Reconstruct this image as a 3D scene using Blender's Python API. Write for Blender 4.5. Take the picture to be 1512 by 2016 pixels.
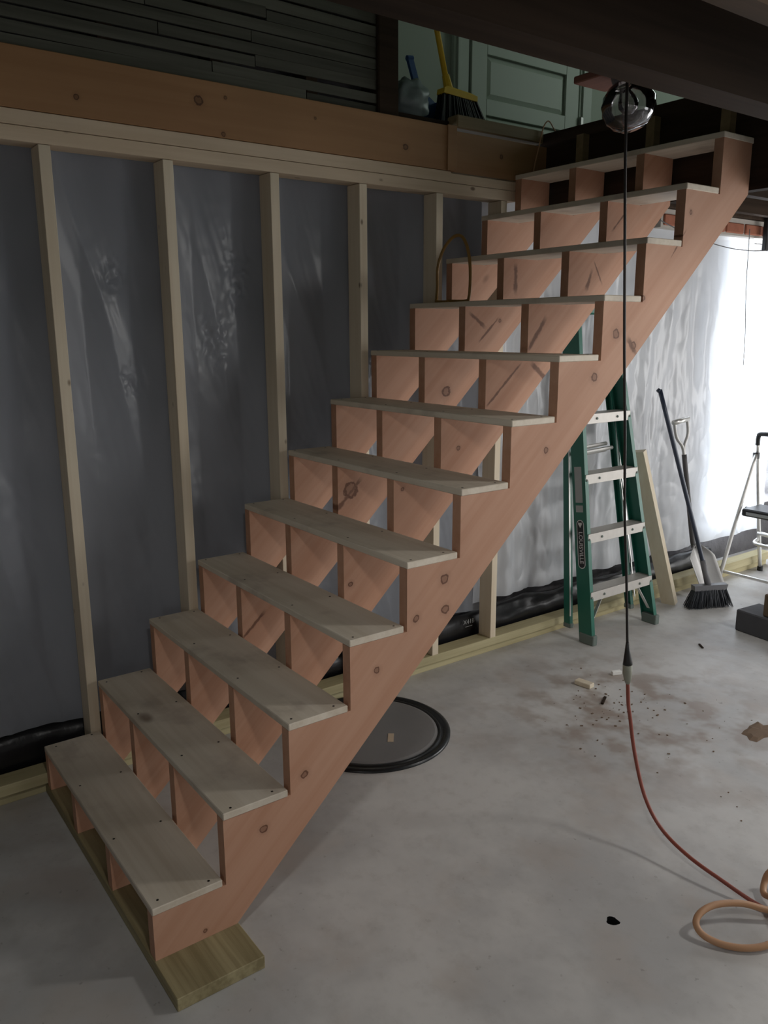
import bpy, bmesh, math, random
from mathutils import Vector, Matrix, noise
random.seed(7)
S = bpy.context.scene
COL = S.collection
for o in list(bpy.data.objects): bpy.data.objects.remove(o)

# ------------------------------------------------------------------ camera
cam = bpy.data.cameras.new('camera'); cam.sensor_fit = 'HORIZONTAL'; cam.sensor_width = 36
cam.lens = 36*1599.655/1512; cam.clip_start = .05
co = bpy.data.objects.new('camera', cam); COL.objects.link(co)
co.location = (2.88321, -.59088, 1.65087); co.rotation_euler = (1.35125, .004526, .937403)
S.camera = co

# ------------------------------------------------------------------ world, daylight openings (some added), exposure
W = bpy.data.worlds.new('overcast_sky'); S.world = W; W.use_nodes = True
bg = W.node_tree.nodes['Background']; bg.inputs[0].default_value = (.86, .93, 1.0, 1); bg.inputs[1].default_value = 1.25
def area(name, loc, rot, sx, sy, watts, col):
    l = bpy.data.lights.new(name, 'AREA'); l.shape = 'RECTANGLE'; l.size = sx; l.size_y = sy; l.energy = watts; l.color = col
    o = bpy.data.objects.new(name, l); COL.objects.link(o); o.location = loc; o.rotation_euler = rot
    return o
H = math.pi/2
area('daylight_left_opening', (-.62, 5.1, 1.3), (0, -H, 0), 1.8, 1.2, 135, (.88, .94, 1))          # shines +x
area('daylight_bulkhead_door', (2.6, 6.45, 1.1), (-H, 0, 0), 2.2, 1.9, 50, (1, .97, .93))       # shines -y
area('added_daylight_right', (5.15, 4.4, 1.25), (0, H, 0), 1.3, 2.0, 22, (1, .97, .93))             # shines -x; window added out of view to brighten the right side
area('added_daylight_front', (4.2, -2.95, .95), (H, 0, 0), 1.2, .9, 6, (1, .96, .90))               # shines +y; opening added behind the camera to light the stair fronts
area('daylight_upstairs_window', (.9, 5.6, 3.9), (-H, 0, 0), 1.0, 1.2, 11, (.86, 1, .88))            # shines -y
S.view_settings.view_transform = 'Standard'; S.view_settings.look = 'None'
S.view_settings.exposure = .22; S.view_settings.gamma = 1; S.view_settings.use_curve_mapping = False

# ------------------------------------------------------------------ helpers: objects
def mesh_obj(name, bm, mat, parent=None, smooth=False, loc=(0, 0, 0)):
    bmesh.ops.recalc_face_normals(bm, faces=bm.faces)
    me = bpy.data.meshes.new(name); bm.to_mesh(me); bm.free()
    if mat: me.materials.append(mat)
    if smooth:
        me.polygons.foreach_set('use_smooth', [True]*len(me.polygons))
    o = bpy.data.objects.new(name, me); COL.objects.link(o); o.location = loc
    if parent: o.parent = parent
    return o
def inst(src, name, parent, loc, rot=(0, 0, 0)):
    o = bpy.data.objects.new(name, src.data); COL.objects.link(o); o.location = loc; o.rotation_euler = rot
    if parent: o.parent = parent
    return o
def empty(name, loc=(0, 0, 0), rot=(0, 0, 0)):
    o = bpy.data.objects.new(name, None); COL.objects.link(o); o.location = loc; o.rotation_euler = rot; o.empty_display_size = .1
    return o
def tag(o, label, cat, group=None, kind=None):
    o['label'] = label; o['category'] = cat
    if group: o['group'] = group
    if kind: o['kind'] = kind
    return o
def struct(o, label=None, cat=None):
    o['kind'] = 'structure'
    if label: o['label'] = label
    if cat: o['category'] = cat
    return o
def bm_box(bm, a, b, bev=0):
    (x0, y0, z0), (x1, y1, z1) = a, b
    n = bmesh.new()
    vs = [n.verts.new((x, y, z)) for x in (x0, x1) for y in (y0, y1) for z in (z0, z1)]
    for f in ((0, 1, 3, 2), (4, 6, 7, 5), (0, 4, 5, 1), (2, 3, 7, 6), (0, 2, 6, 4), (1, 5, 7, 3)): n.faces.new([vs[i] for i in f])
    if bev: bmesh.ops.bevel(n, geom=n.edges[:], offset=bev, segments=1, affect='EDGES')
    m = bpy.data.meshes.new('t'); n.to_mesh(m); n.free(); bm.from_mesh(m); bpy.data.meshes.remove(m)
    return bm
def box(a, b, bev=0): return bm_box(bmesh.new(), a, b, bev)
def prism(bm, pts, x0, x1, axis='x'):
    def P(t, u, v): return {'x': (t, u, v), 'y': (u, t, v), 'z': (u, v, t)}[axis]
    A = [bm.verts.new(P(x0, *p)) for p in pts]; B = [bm.verts.new(P(x1, *p)) for p in pts]
    bm.faces.new(A); bm.faces.new(B[::-1]); n = len(pts)
    for i in range(n): bm.faces.new((A[i], A[(i+1) % n], B[(i+1) % n], B[i]))
    return bm
def catmull(pts, k=6):
    P = [Vector(p) for p in pts]; out = []
    for i in range(len(P)-1):
        a = P[i-1] if i else P[0]*2-P[1]; b, c = P[i], P[i+1]; d = P[i+2] if i+2 < len(P) else c*2-b
        for j in range(k):
            t = j/k
            out.append(.5*((2*b)+(c-a)*t+(2*a-5*b+4*c-d)*t*t+(3*b-a-3*c+d)*t**3))
    return out+[P[-1]]
def tube(bm, pts, r, n=8, cap=True):
    rr = r if isinstance(r, (list, tuple)) else [r]*len(pts)
    P = [Vector(p) for p in pts]; rings = []; up = None
    for i, p in enumerate(P):
        d = (P[min(i+1, len(P)-1)]-P[max(i-1, 0)]).normalized()
        if up is None: up = d.orthogonal().normalized()
        up = (up-d*up.dot(d)).normalized(); s = d.cross(up)
        rings.append([bm.verts.new(p+(up*math.cos(2*math.pi*j/n)+s*math.sin(2*math.pi*j/n))*rr[i]) for j in range(n)])
    for a, b in zip(rings, rings[1:]):
        for j in range(n): bm.faces.new((a[j], a[(j+1) % n], b[(j+1) % n], b[j]))
    if cap: bm.faces.new(rings[0][::-1]); bm.faces.new(rings[-1])
    return bm
def bar(bm, p, q, w, h, side=(0, 0, 1)):
    """rectangular bar p->q, width w along `side`-perp, h along side"""
    p, q = Vector(p), Vector(q); d = (q-p).normalized(); s = Vector(side); s = (s-d*s.dot(d)).normalized(); t = d.cross(s)
    rings = [[bm.verts.new(e+t*a*w/2+s*b*h/2) for a, b in ((-1, -1), (1, -1), (1, 1), (-1, 1))] for e in (p, q)]
    a, b = rings
    for j in range(4): bm.faces.new((a[j], a[(j+1) % 4], b[(j+1) % 4], b[j]))
    bm.faces.new(a[::-1]); bm.faces.new(b); return bm
def lathe(bm, prof, n=32, M=Matrix()):
    rings = []
    for r, z in prof:
        if r < 1e-5: rings.append([bm.verts.new(M @ Vector((0, 0, z)))])
        else: rings.append([bm.verts.new(M @ Vector((r*math.cos(2*math.pi*j/n), r*math.sin(2*math.pi*j/n), z))) for j in range(n)])
    for a, b in zip(rings, rings[1:]):
        for j in range(n):
            k = (j+1) % n
            if len(a) == 1 and len(b) == 1: continue
            if len(a) == 1: bm.faces.new((a[0], b[k], b[j]))
            elif len(b) == 1: bm.faces.new((a[j], a[k], b[0]))
            else: bm.faces.new((a[j], a[k], b[k], b[j]))
    return bm
def text_obj(name, txt, size, mat, parent, M, ext=.0003):
    c = bpy.data.curves.new(name, 'FONT'); c.body = txt; c.size = size; c.align_x = 'CENTER'; c.align_y = 'CENTER'; c.extrude = ext
    t = bpy.data.objects.new(name, c); COL.objects.link(t)
    me = bpy.data.meshes.new_from_object(t.evaluated_get(bpy.context.evaluated_depsgraph_get()))
    bpy.data.objects.remove(t); bpy.data.curves.remove(c)
    me.materials.clear(); me.materials.append(mat); me.transform(M)
    o = bpy.data.objects.new(name, me); COL.objects.link(o)
    if parent: o.parent = parent
    return o

# ------------------------------------------------------------------ helpers: materials
class NT:
    def __init__(s, name):
        s.m = bpy.data.materials.new(name); s.m.use_nodes = True; s.t = s.m.node_tree; s.t.nodes.clear()
        s.out = s.n('ShaderNodeOutputMaterial')
    def n(s, k, **kw):
        n = s.t.nodes.new(k)
        for a, b in kw.items(): setattr(n, a, b)
        return n
    def l(s, a, b): s.t.links.new(a, b)
    def set(s, sock, v):
        if hasattr(v, 'links') or isinstance(v, bpy.types.NodeSocket): s.l(v, sock)
        else: sock.default_value = v
    def math(s, op, a, b=0., clamp=False):
        n = s.n('ShaderNodeMath', operation=op, use_clamp=clamp); s.set(n.inputs[0], a); s.set(n.inputs[1], b); return n.outputs[0]
    def mix(s, f, a, b, mode='MIX'):
        n = s.n('ShaderNodeMix', data_type='RGBA', blend_type=mode); s.set(n.inputs[0], f)
        s.set(n.inputs[6], a if not isinstance(a, tuple) else (*a, 1)); s.set(n.inputs[7], b if not isinstance(b, tuple) else (*b, 1)); return n.outputs[2]
    def step(s, v, lo, hi):
        n = s.n('ShaderNodeMapRange', interpolation_type='SMOOTHSTEP'); s.set(n.inputs[0], v); n.inputs[1].default_value = lo; n.inputs[2].default_value = hi; return n.outputs[0]
    def noise(s, vec, sc, det=4, rough=.55, dim='3D'):
        n = s.n('ShaderNodeTexNoise'); s.l(vec, n.inputs['Vector']); n.inputs['Scale'].default_value = sc; n.inputs['Detail'].default_value = det; n.inputs['Roughness'].default_value = rough
        return n.outputs[0]
    def mapping(s, vec, scale=(1, 1, 1), rot=(0, 0, 0), loc=(0, 0, 0)):
        n = s.n('ShaderNodeMapping'); s.l(vec, n.inputs[0]); n.inputs[1].default_value = loc; n.inputs[2].default_value = rot; n.inputs[3].default_value = scale; return n.outputs[0]
    def obj_vec(s, rand=0.):
        c = s.n('ShaderNodeTexCoord').outputs['Object']
        if rand:
            r = s.n('ShaderNodeObjectInfo').outputs['Random']; v = s.n('ShaderNodeVectorMath', operation='SCALE'); v.inputs[0].default_value = (rand, rand*.7, rand*1.3); s.l(r, v.inputs[3])
            a = s.n('ShaderNodeVectorMath', operation='ADD'); s.l(c, a.inputs[0]); s.l(v.outputs[0], a.inputs[1]); return a.outputs[0]
        return c
    def principled(s, col, rough=.6, metal=0., bump=None, bstr=.2, bdist=.003, **kw):
        p = s.n('ShaderNodeBsdfPrincipled')
        s.set(p.inputs['Base Color'], (*col, 1) if isinstance(col, tuple) else col); s.set(p.inputs['Roughness'], rough); p.inputs['Metallic'].default_value = metal
        for k, v in kw.items(): p.inputs[k].default_value = v
        if bump is not None:
            b = s.n('ShaderNodeBump'); b.inputs['Strength'].default_value = bstr; b.inputs['Distance'].default_value = bdist; s.l(bump, b.inputs['Height']); s.l(b.outputs[0], p.inputs['Normal'])
        return p.outputs[0]
    def done(s, sh): s.l(sh, s.out.inputs[0]); return s.m
def wood(name, light, dark, axis=0, rot=(0, 0, 0), rough=.65, fine=60., knots=(), cracks=(), knotamt=.0, stain=None, vary=.12, contrast=.55, kscale=5., spec=.4):
    """axis: grain direction after rot. knots: (y,z,r) spots; cracks: (y0,z0,y1,z1,w) dark splits on the board's face"""
    t = NT(name); base = t.obj_vec(); v = t.obj_vec(9.)
    v = t.mapping(v, rot=rot)
    sc = [fine, fine, fine]; sc[axis] = fine*.035
    g = t.noise(t.mapping(v, scale=tuple(sc)), 1., 5, .6)
    sc2 = [9., 9., 9.]; sc2[axis] = .9
    w = t.noise(t.mapping(v, scale=tuple(sc2)), 1., 3, .5)
    f = t.math('ADD', t.math('MULTIPLY', t.step(g, .3, .75), contrast*.6), t.math('MULTIPLY', t.step(w, .35, .7), contrast*.6), True)
    c = t.mix(f, light, dark)
    big = t.noise(v, 2.2, 2)
    c = t.mix(t.math('MULTIPLY', t.step(big, .45, .75), .35), c, tuple(x*.72 for x in light))
    r = t.n('ShaderNodeObjectInfo').outputs['Random']
    hs = t.n('ShaderNodeHueSaturation'); t.l(c, hs.inputs['Color']); t.l(t.math('ADD', t.math('MULTIPLY', r, vary*2), 1-vary), hs.inputs['Value'])
    c = hs.outputs[0]
    kcol = (dark[0]*.26, dark[1]*.20, dark[2]*.17)
    if knotamt:
        vs = [kscale, kscale, kscale]; vs[axis] = kscale*.55
        vo = t.n('ShaderNodeTexVoronoi'); t.l(t.mapping(v, scale=tuple(vs)), vo.inputs['Vector']); vo.inputs['Scale'].default_value = 1
        sel = t.n('ShaderNodeSeparateColor'); t.l(vo.outputs['Color'], sel.inputs[0])
        k = t.math('MULTIPLY', t.math('SUBTRACT', 1., t.step(vo.outputs['Distance'], .05, .13)), t.math('GREATER_THAN', sel.outputs[0], 1-knotamt))
        c = t.mix(t.math('MULTIPLY', k, .85), c, kcol)
    if knots or cracks:
        sp = t.n('ShaderNodeSeparateXYZ'); t.l(base, sp.inputs[0]); Y, Z = sp.outputs[1], sp.outputs[2]
        tot = None; warp = t.noise(base, 55., 2)
        for (y, z, rad) in knots:
            dy = t.math('SUBTRACT', Y, y); dz = t.math('SUBTRACT', Z, z)
            d = t.math('SQRT', t.math('ADD', t.math('MULTIPLY', dy, dy), t.math('MULTIPLY', dz, dz)))
            d = t.math('ADD', d, t.math('MULTIPLY', t.math('SUBTRACT', warp, .5), rad*1.1))
            ring = t.math('MULTIPLY', t.step(d, rad*.45, rad*.75), t.math('SUBTRACT', 1., t.step(d, rad*.95, rad*1.2)))
            core = t.math('MULTIPLY', t.math('SUBTRACT', 1., t.step(d, rad*.5, rad*1.05)), .55)
            k2 = t.math('MULTIPLY', t.math('SUBTRACT', 1., t.step(d, rad*.8, rad*2.6)), .18)
            k = t.math('MAXIMUM', t.math('MAXIMUM', t.math('MULTIPLY', ring, .9), core), k2); tot = k if tot is None else t.math('MAXIMUM', tot, k)
        for (y0, z0, y1, z1, wd) in cracks:
            L = math.hypot(y1-y0, z1-z0); uy, uz = (y1-y0)/L, (z1-z0)/L
            dy = t.math('SUBTRACT', Y, y0); dz = t.math('SUBTRACT', Z, z0)
            s_ = t.math('ADD', t.math('MULTIPLY', dy, uy), t.math('MULTIPLY', dz, uz))
            q = t.math('ABSOLUTE', t.math('SUBTRACT', t.math('MULTIPLY', dy, -uz), t.math('MULTIPLY', dz, -uy)))
            q = t.math('ADD', q, t.math('MULTIPLY', t.math('SUBTRACT', t.noise(base, 40., 2), .5), wd*1.6))
            e = t.math('MULTIPLY', t.step(s_, -.01, .02), t.math('SUBTRACT', 1., t.step(s_, L-.03, L+.01)))
            k = t.math('MULTIPLY', t.math('SUBTRACT', 1., t.step(q, wd*.3, wd)), e); k = t.math('MULTIPLY', k, .8); tot = k if tot is None else t.math('MAXIMUM', tot, k)
        c = t.mix(tot, c, kcol)
    if stain:
        sn = t.noise(v, 6., 4); c = t.mix(t.math('MULTIPLY', t.step(sn, .52, .75), .6), c, stain)
    return t.done(t.principled(c, rough, bump=g, bstr=.12, bdist=.002, **{'Specular IOR Level': spec}))
def plain(name, col, rough=.5, metal=0., var=.15, sc=12., bstr=.08, **kw):
    t = NT(name); v = t.obj_vec(3.); n = t.noise(v, sc, 4)
    c = t.mix(t.math('MULTIPLY', n, var*2), col, tuple(x*(1-.6) for x in col))
    return t.done(t.principled(c, rough, metal, bump=n, bstr=bstr, **kw))

ANG = math.atan2(.1962606, .2083)
PINK_L, PINK_D = (.53, .305, .205), (.40, .19, .108)
M_tread = wood('tread_pine', (.70, .63, .53), (.53, .45, .35), 0, fine=45., contrast=.75, knotamt=.10, vary=.10, rough=.6, stain=(.36, .30, .25), kscale=4.)
KN = [(0.464, 0.417), (0.329, 0.297), (0.14, 0.062), (0.72, 0.668), (0.979, 0.902), (0.984, 0.802), (0.869, 0.797), (1.412, 1.264), (1.238, 1.238), (1.837, 1.597), (1.739, 1.637), (1.636, 1.493), (2.12, 2.06), (1.877, 1.758)]
KR = [.011, .011, .006, .010, .015, .014, .011, .010, .006, .013, .016, .014, .008, .009]
srot = (-ANG, 0, 0)
M_str = [
    wood('stringer_fir_inner_a', PINK_L, PINK_D, 1, srot, contrast=.6, knotamt=.16, vary=.05, fine=40.),
    wood('stringer_fir_inner_b', PINK_L, PINK_D, 1, srot, contrast=.7, vary=.05, fine=40., knots=[(1.10, 1.06, .03), (1.86, 1.69, .008), (1.57, 1.41, .02)],
         cracks=[(1.744, 1.604, 1.853, 1.702, .006), (1.69, 1.72, 1.78, 1.66, .010), (1.942, 1.92, 1.947, 1.796, .014), (1.03, .985, 1.15, 1.10, .012), (.62, .57, .72, .66, .008)]),
    wood('stringer_fir_inner_c', PINK_L, PINK_D, 1, srot, contrast=.7, vary=.05, fine=40., knots=[(1.33, 1.24, .008), (1.08, 1.12, .007), (.86, .82, .009)],
         cracks=[(1.465, 1.381, 1.638, 1.533, .006), (1.69, 1.53, 1.80, 1.44, .013), (1.67, 1.576, 1.76, 1.70, .012), (2.019, 1.909, 2.072, 1.825, .006), (2.116, 2.028, 2.2, 2.11, .005), (1.98, 1.80, 2.01, 1.88, .012)]),
    wood('stringer_fir_outer', PINK_L, PINK_D, 1, srot, contrast=.6, vary=.05, fine=40., knots=[(y, z, r) for (y, z), r in zip(KN, KR)],
         cracks=[(2.02, 1.90, 2.10, 2.0, .004), (1.80, 1.62, 1.86, 1.56, .014)])]
M_stud = wood('stud_spruce', (.74, .65, .51), (.58, .46, .31), 2, fine=50., knotamt=.55, vary=.10, kscale=13.)
M_plate = wood('plate_spruce', (.62, .50, .37), (.46, .34, .22), 1, fine=50., knotamt=.45, vary=.08, kscale=12.)
M_beam = wood('beam_fir', (.34, .185, .085), (.25, .122, .052), 1, fine=35., vary=.05, contrast=.6, knots=[(.723, .111, .016), (.827, .135, .006), (.814, .012, .008), (1.645, .067, .012), (1.204, .119, .005), (.30, .06, .009), (2.2, .09, .01)])
M_treat = wood('treated_pine', (.40, .345, .195), (.22, .18, .09), 0, fine=42., contrast=1.4, knotamt=.08, vary=.05)
M_treat_y = wood('treated_pine_plate', (.56, .50, .30), (.38, .32, .17), 1, fine=45., contrast=.8, knotamt=.1, vary=.05)
M_old = wood('old_dark_timber', (.048, .032, .022), (.020, .014, .010), 1, fine=35., contrast=.9, vary=.1, rough=.85, spec=.08)
M_oldx = wood('old_dark_timber_crosswise', (.055, .036, .025), (.022, .015, .011), 0, fine=35., contrast=.9, vary=.1, rough=.85, spec=.08)
M_oldg = wood('girder_pale_timber', (.11, .075, .05), (.05, .034, .024), 1, fine=35., contrast=.9, vary=.1, rough=.8, spec=.1)
M_oldplank = wood('old_yellowed_plank', (.30, .22, .12), (.17, .12, .06), 1, fine=40., contrast=.8, vary=.05)
M_lath = wood('old_grey_lath', (.13, .13, .105), (.055, .054, .042), 1, fine=40., contrast=.9, vary=.28, rough=.85)
M_board = wood('leaning_stud_spruce', (.72, .64, .50), (.58, .47, .32), 2, fine=40., knotamt=.06, vary=.03)
def mk_concrete():
    t = NT('concrete_floor'); v = t.obj_vec()
    a = t.noise(v, 1.3, 5, .6); b = t.noise(v, 14., 6, .65); d = t.noise(v, 5., 3)
    c = t.mix(t.step(a, .38, .62), (.60, .59, .575), (.44, .435, .43)); c = t.mix(t.math('MULTIPLY', t.step(t.noise(v, 2.7, 4), .5, .68), .45), c, (.46, .405, .36))
    c = t.mix(t.math('MULTIPLY', t.step(b, .45, .8), .35), c, (.33, .31, .29))
    pit = t.math('MULTIPLY', t.step(t.noise(v, 38., 3), .66, .74), t.step(a, .35, .6)); c = t.mix(t.math('MULTIPLY', pit, .45), c, (.17, .145, .125))
    # sawdust-brown dirt swept round the work area
    sp = t.n('ShaderNodeSeparateXYZ'); t.l(v, sp.inputs[0])
    dx = t.math('SUBTRACT', sp.outputs[0], .85); dy = t.math('SUBTRACT', sp.outputs[1], 2.25)
    rr = t.math('SQRT', t.math('ADD', t.math('MULTIPLY', dx, dx), t.math('MULTIPLY', dy, dy)))
    m = t.math('MULTIPLY', t.math('SUBTRACT', 1., t.step(rr, .1, .95)), t.step(d, .44, .62)); c = t.mix(t.math('MULTIPLY', m, .75), c, (.24, .165, .115))
    ro = t.math('ADD', t.math('MULTIPLY', b, .25), .42)
    return t.done(t.principled(c, ro, bump=t.math('ADD', b, t.math('MULTIPLY', a, 2.)), bstr=.12, bdist=.004))
M_conc = mk_concrete()
def mk_stone():
    t = NT('foundation_stone'); v = t.obj_vec()
    n = t.noise(v, 3., 5); c = t.mix(t.step(n, .35, .7), (.125, .12, .125), (.055, .052, .055))
    return t.done(t.principled(c, .9, bump=t.noise(v, 9., 6), bstr=.6, bdist=.03))
M_stone = mk_stone()
M_lime = plain('whitewashed_masonry', (.42, .41, .40), .9, sc=6., var=.3, bstr=.4)
def mk_poly(name, tr, tl, rough, col=(.80, .82, .86)):
    t = NT(name); v = t.obj_vec()
    p = t.principled(col, rough, bump=t.noise(t.mapping(v, scale=(1, 1, .25)), 26., 3), bstr=.10, bdist=.01, **{'Specular IOR Level': .6})
    tl_ = t.n('ShaderNodeBsdfTranslucent'); tl_.inputs[0].default_value = (.82, .86, .92, 1)
    tp = t.n('ShaderNodeBsdfTransparent'); tp.inputs[0].default_value = (.93, .94, .96, 1)
    a = t.n('ShaderNodeMixShader'); a.inputs[0].default_value = tl; t.l(p, a.inputs[1]); t.l(tl_.outputs[0], a.inputs[2])
    b = t.n('ShaderNodeMixShader'); b.inputs[0].default_value = tr; t.l(a.outputs[0], b.inputs[1]); t.l(tp.outputs[0], b.inputs[2])
    return t.done(b.outputs[0])
M_poly = mk_poly('clear_poly_sheet', .52, .25, .27, (.60, .64, .72))
M_polyw = mk_poly('milky_poly_sheet', .06, .25, .28)
M_blackpoly = plain('black_poly', (.012, .012, .014), .28, sc=30., bstr=.3)
M_green = plain('green_fibreglass', (.018, .15, .105), .38, sc=20., var=.1)
M_alu = plain('brushed_aluminium', (.78, .77, .74), .36, .75, sc=30.)
M_alud = plain('dull_step_aluminium', (.62, .59, .55), .5, .35, sc=30.)
M_foot = plain('grey_rubber', (.16, .20, .18), .7)
M_black = plain('black_plastic', (.012, .012, .013), .45)
M_white = plain('white_print', (.75, .75, .75), .5, var=.02)
M_silver = plain('silver_sticker', (.38, .40, .40), .4, var=.05)
M_navy = plain('navy_broom_handle', (.035, .045, .075), .32)
M_brist = plain('dark_grey_bristles', (.03, .034, .042), .6)
M_greyplast = plain('grey_broom_cap', (.16, .16, .17), .5)
M_steel = plain('worn_shovel_steel', (.50, .49, .48), .42, .6, sc=10., var=.3)
M_shaft = plain('dark_shovel_shaft', (.07, .065, .065), .5)
M_block = plain('dark_grey_block', (.085, .085, .095), .85, sc=25., bstr=.3)
M_brownblk = plain('brown_block', (.15, .105, .065), .85, sc=20., bstr=.3)
M_lid = plain('grey_pit_lid', (.24, .235, .235), .45, sc=4., var=.25)
M_rim = plain('black_pit_rim', (.012, .014, .016), .3)
M_cordblk = plain('black_cord_jacket', (.012, .009, .008), .45)
M_cordred = plain('red_brown_cord_jacket', (.30, .075, .05), .45)
M_tan = plain('tan_cord_jacket', (.55, .31, .17), .5)
M_plug = plain('grey_green_plug', (.30, .31, .25), .5)
M_cable = plain('brown_yellow_cable', (.33, .18, .04), .45)
M_wallgreen = plain('pale_green_plaster', (.50, .56, .48), .8, sc=3., var=.06)
M_doorgreen = plain('pale_green_door_paint', (.46, .53, .45), .5, sc=5., var=.05)
M_yellow = plain('yellow_plastic', (.72, .47, .02), .45, var=.05)
M_blue = plain('blue_plastic', (.03, .10, .30), .45, var=.05)
M_bag = plain('grey_bag_plastic', (.22, .27, .27), .45, sc=8., var=.2)
M_brick = plain('red_brick', (.42, .15, .085), .9, sc=30., var=.35, bstr=.4)
M_mortar = plain('pale_mortar', (.50, .46, .41), .9, sc=30., bstr=.4)
M_scrapw = plain('white_scrap', (.85, .85, .82), .6, var=.05)
M_crumb = plain('brown_crumbs', (.19, .125, .08), .9)
M_dark = plain('dark_earth', (.01, .01, .01), .95)
M_screw = plain('dark_screw', (.02, .018, .016), .4, .6)
def mk_glass():
    t = NT('clear_ribbed_glass'); g = t.n('ShaderNodeBsdfGlossy'); g.inputs['Roughness'].default_value = .06; g.inputs[0].default_value = (.85, .85, .88, 1)
    tp = t.n('ShaderNodeBsdfTransparent'); tp.inputs[0].default_value = (.78, .76, .76, 1)
    fr = t.n('ShaderNodeFresnel'); fr.inputs[0].default_value = 1.6
    m = t.n('ShaderNodeMixShader'); t.l(t.math('ADD', fr.outputs[0], .06, True), m.inputs[0]); t.l(tp.outputs[0], m.inputs[1]); t.l(g.outputs[0], m.inputs[2])
    return t.done(m.outputs[0])
M_glass = mk_glass()

# ------------------------------------------------------------------ dimensions of the stair
RISE, RUN, TW, TD, Z1, TT = .1962606, .2083, 1.05538, .19724, .195, .021
UP = Z1+12*RISE                      # upper floor level
X0, X1, Y0, Y1 = -.32, 5.2, -3.0, 6.5  # basement

# ------------------------------------------------------------------ basement shell
def floor_mesh():
    bm = bmesh.new(); hx, hy, h = 1.643, 1.122, .05
    xs, ys = [X0-.3, hx-h, hx+h, X1+.3], [Y0-.2, hy-h, hy+h, Y1+.3]
    V = [[bm.verts.new((x, y, 0)) for y in ys] for x in xs]
    for i in range(3):
        for j in range(3):
            if i == 1 and j == 1: continue
            bm.faces.new((V[i][j], V[i+1][j], V[i+1][j+1], V[i][j+1]))
    n = 16; outer = []
    for k in range(n):
        a = 2*math.pi*k/n+math.pi/4
        if k % 4 == 0: outer.append(V[(1, 1, 2, 2)[0] if False else (2 if math.cos(a) > 0 else 1)][2 if math.sin(a) > 0 else 1])
        else:
            m = max(abs(math.cos(a)), abs(math.sin(a))); outer.append(bm.verts.new((hx+h*math.cos(a)/m, hy+h*math.sin(a)/m, 0)))
    inner, low = [], []
    for k in range(n):
        a = 2*math.pi*k/n+math.pi/4; r = .0165*(1+.12*math.sin(3*a+1)+.06*math.sin(5*a))
        p = (hx+r*math.cos(a)*1.35*.8-r*math.sin(a)*.35, hy+r*math.sin(a)*1.0+r*math.cos(a)*.35, 0)
        inner.append(bm.verts.new(p)); low.append(bm.verts.new((p[0], p[1], -.16)))
    for k in range(n):
        q = (k+1) % n
        bm.faces.new((outer[k], outer[q], inner[q], inner[k])); f = bm.faces.new((inner[k], inner[q], low[q], low[k])); f.material_index = 1
    f = bm.faces.new(low); f.material_index = 1
    return bm
fl = mesh_obj('floor', floor_mesh(), M_conc); fl.data.materials.append(M_dark); struct(fl, 'rough grey concrete basement floor with a small drilled hole', 'floor')
for p in fl.data.polygons: p.flip() if p.normal.z < -.5 and p.material_index == 0 else None

def wall_with_hole(axis, pos0, pos1, a0, a1, z0, z1, ha0, ha1, hz0, hz1):
    bm = bmesh.new(); U, Z = (a0, ha0, ha1, a1), (z0, hz0, hz1, z1)
    def P(p, u, z): return (p, u, z) if axis == 'x' else (u, p, z)
    V = [[[bm.verts.new(P(p, u, z)) for z in Z] for u in U] for p in (pos0, pos1)]
    for i in range(3):
        for j in range(3):
            if i == 1 and j == 1: continue
            for k in (0, 1): bm.faces.new((V[k][i][j], V[k][i+1][j], V[k][i+1][j+1], V[k][i][j+1]))
    def side(a, b): bm.faces.new((V[0][a[0]][a[1]], V[0][b[0]][b[1]], V[1][b[0]][b[1]], V[1][a[0]][a[1]]))
    for i in range(3): side((i, 0), (i+1, 0)); side((i, 3), (i+1, 3)); side((0, i), (0, i+1)); side((3, i), (3, i+1))
    side((1, 1), (2, 1)); side((1, 2), (2, 2)); side((1, 1), (1, 2)); side((2, 1), (2, 2))
    return bm
struct(mesh_obj('wall_left', wall_with_hole('x', -.57, -.32, Y0, Y1, 0, 2.33, 4.5, 5.75, .35, 2.22), M_stone), 'dark foundation wall behind the plastic with a daylight opening', 'wall')
struct(mesh_obj('wall_back', wall_with_hole('y', Y1, Y1+.25, -.57, X1+.25, 0, 2.5, 1.5, 3.7, .1, 2.1), M_lime), 'whitewashed masonry wall with a bulkhead door opening', 'wall')
struct(mesh_obj('wall_right', wall_with_hole('x', X1, X1+.25, Y0, Y1, 0, 2.5, 3.4, 5.4, .6, 1.9), M_lime), 'whitewashed masonry wall with an added window opening for fill daylight', 'wall')
struct(mesh_obj('wall_front', wall_with_hole('y', Y0-.25, Y0, -.57, X1+.25, 0, 2.5, 3.6, 4.8, .5, 1.4), M_stone), 'dark masonry wall behind the viewer', 'wall')  # hole in this unseen wall is added for the front fill light

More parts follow.
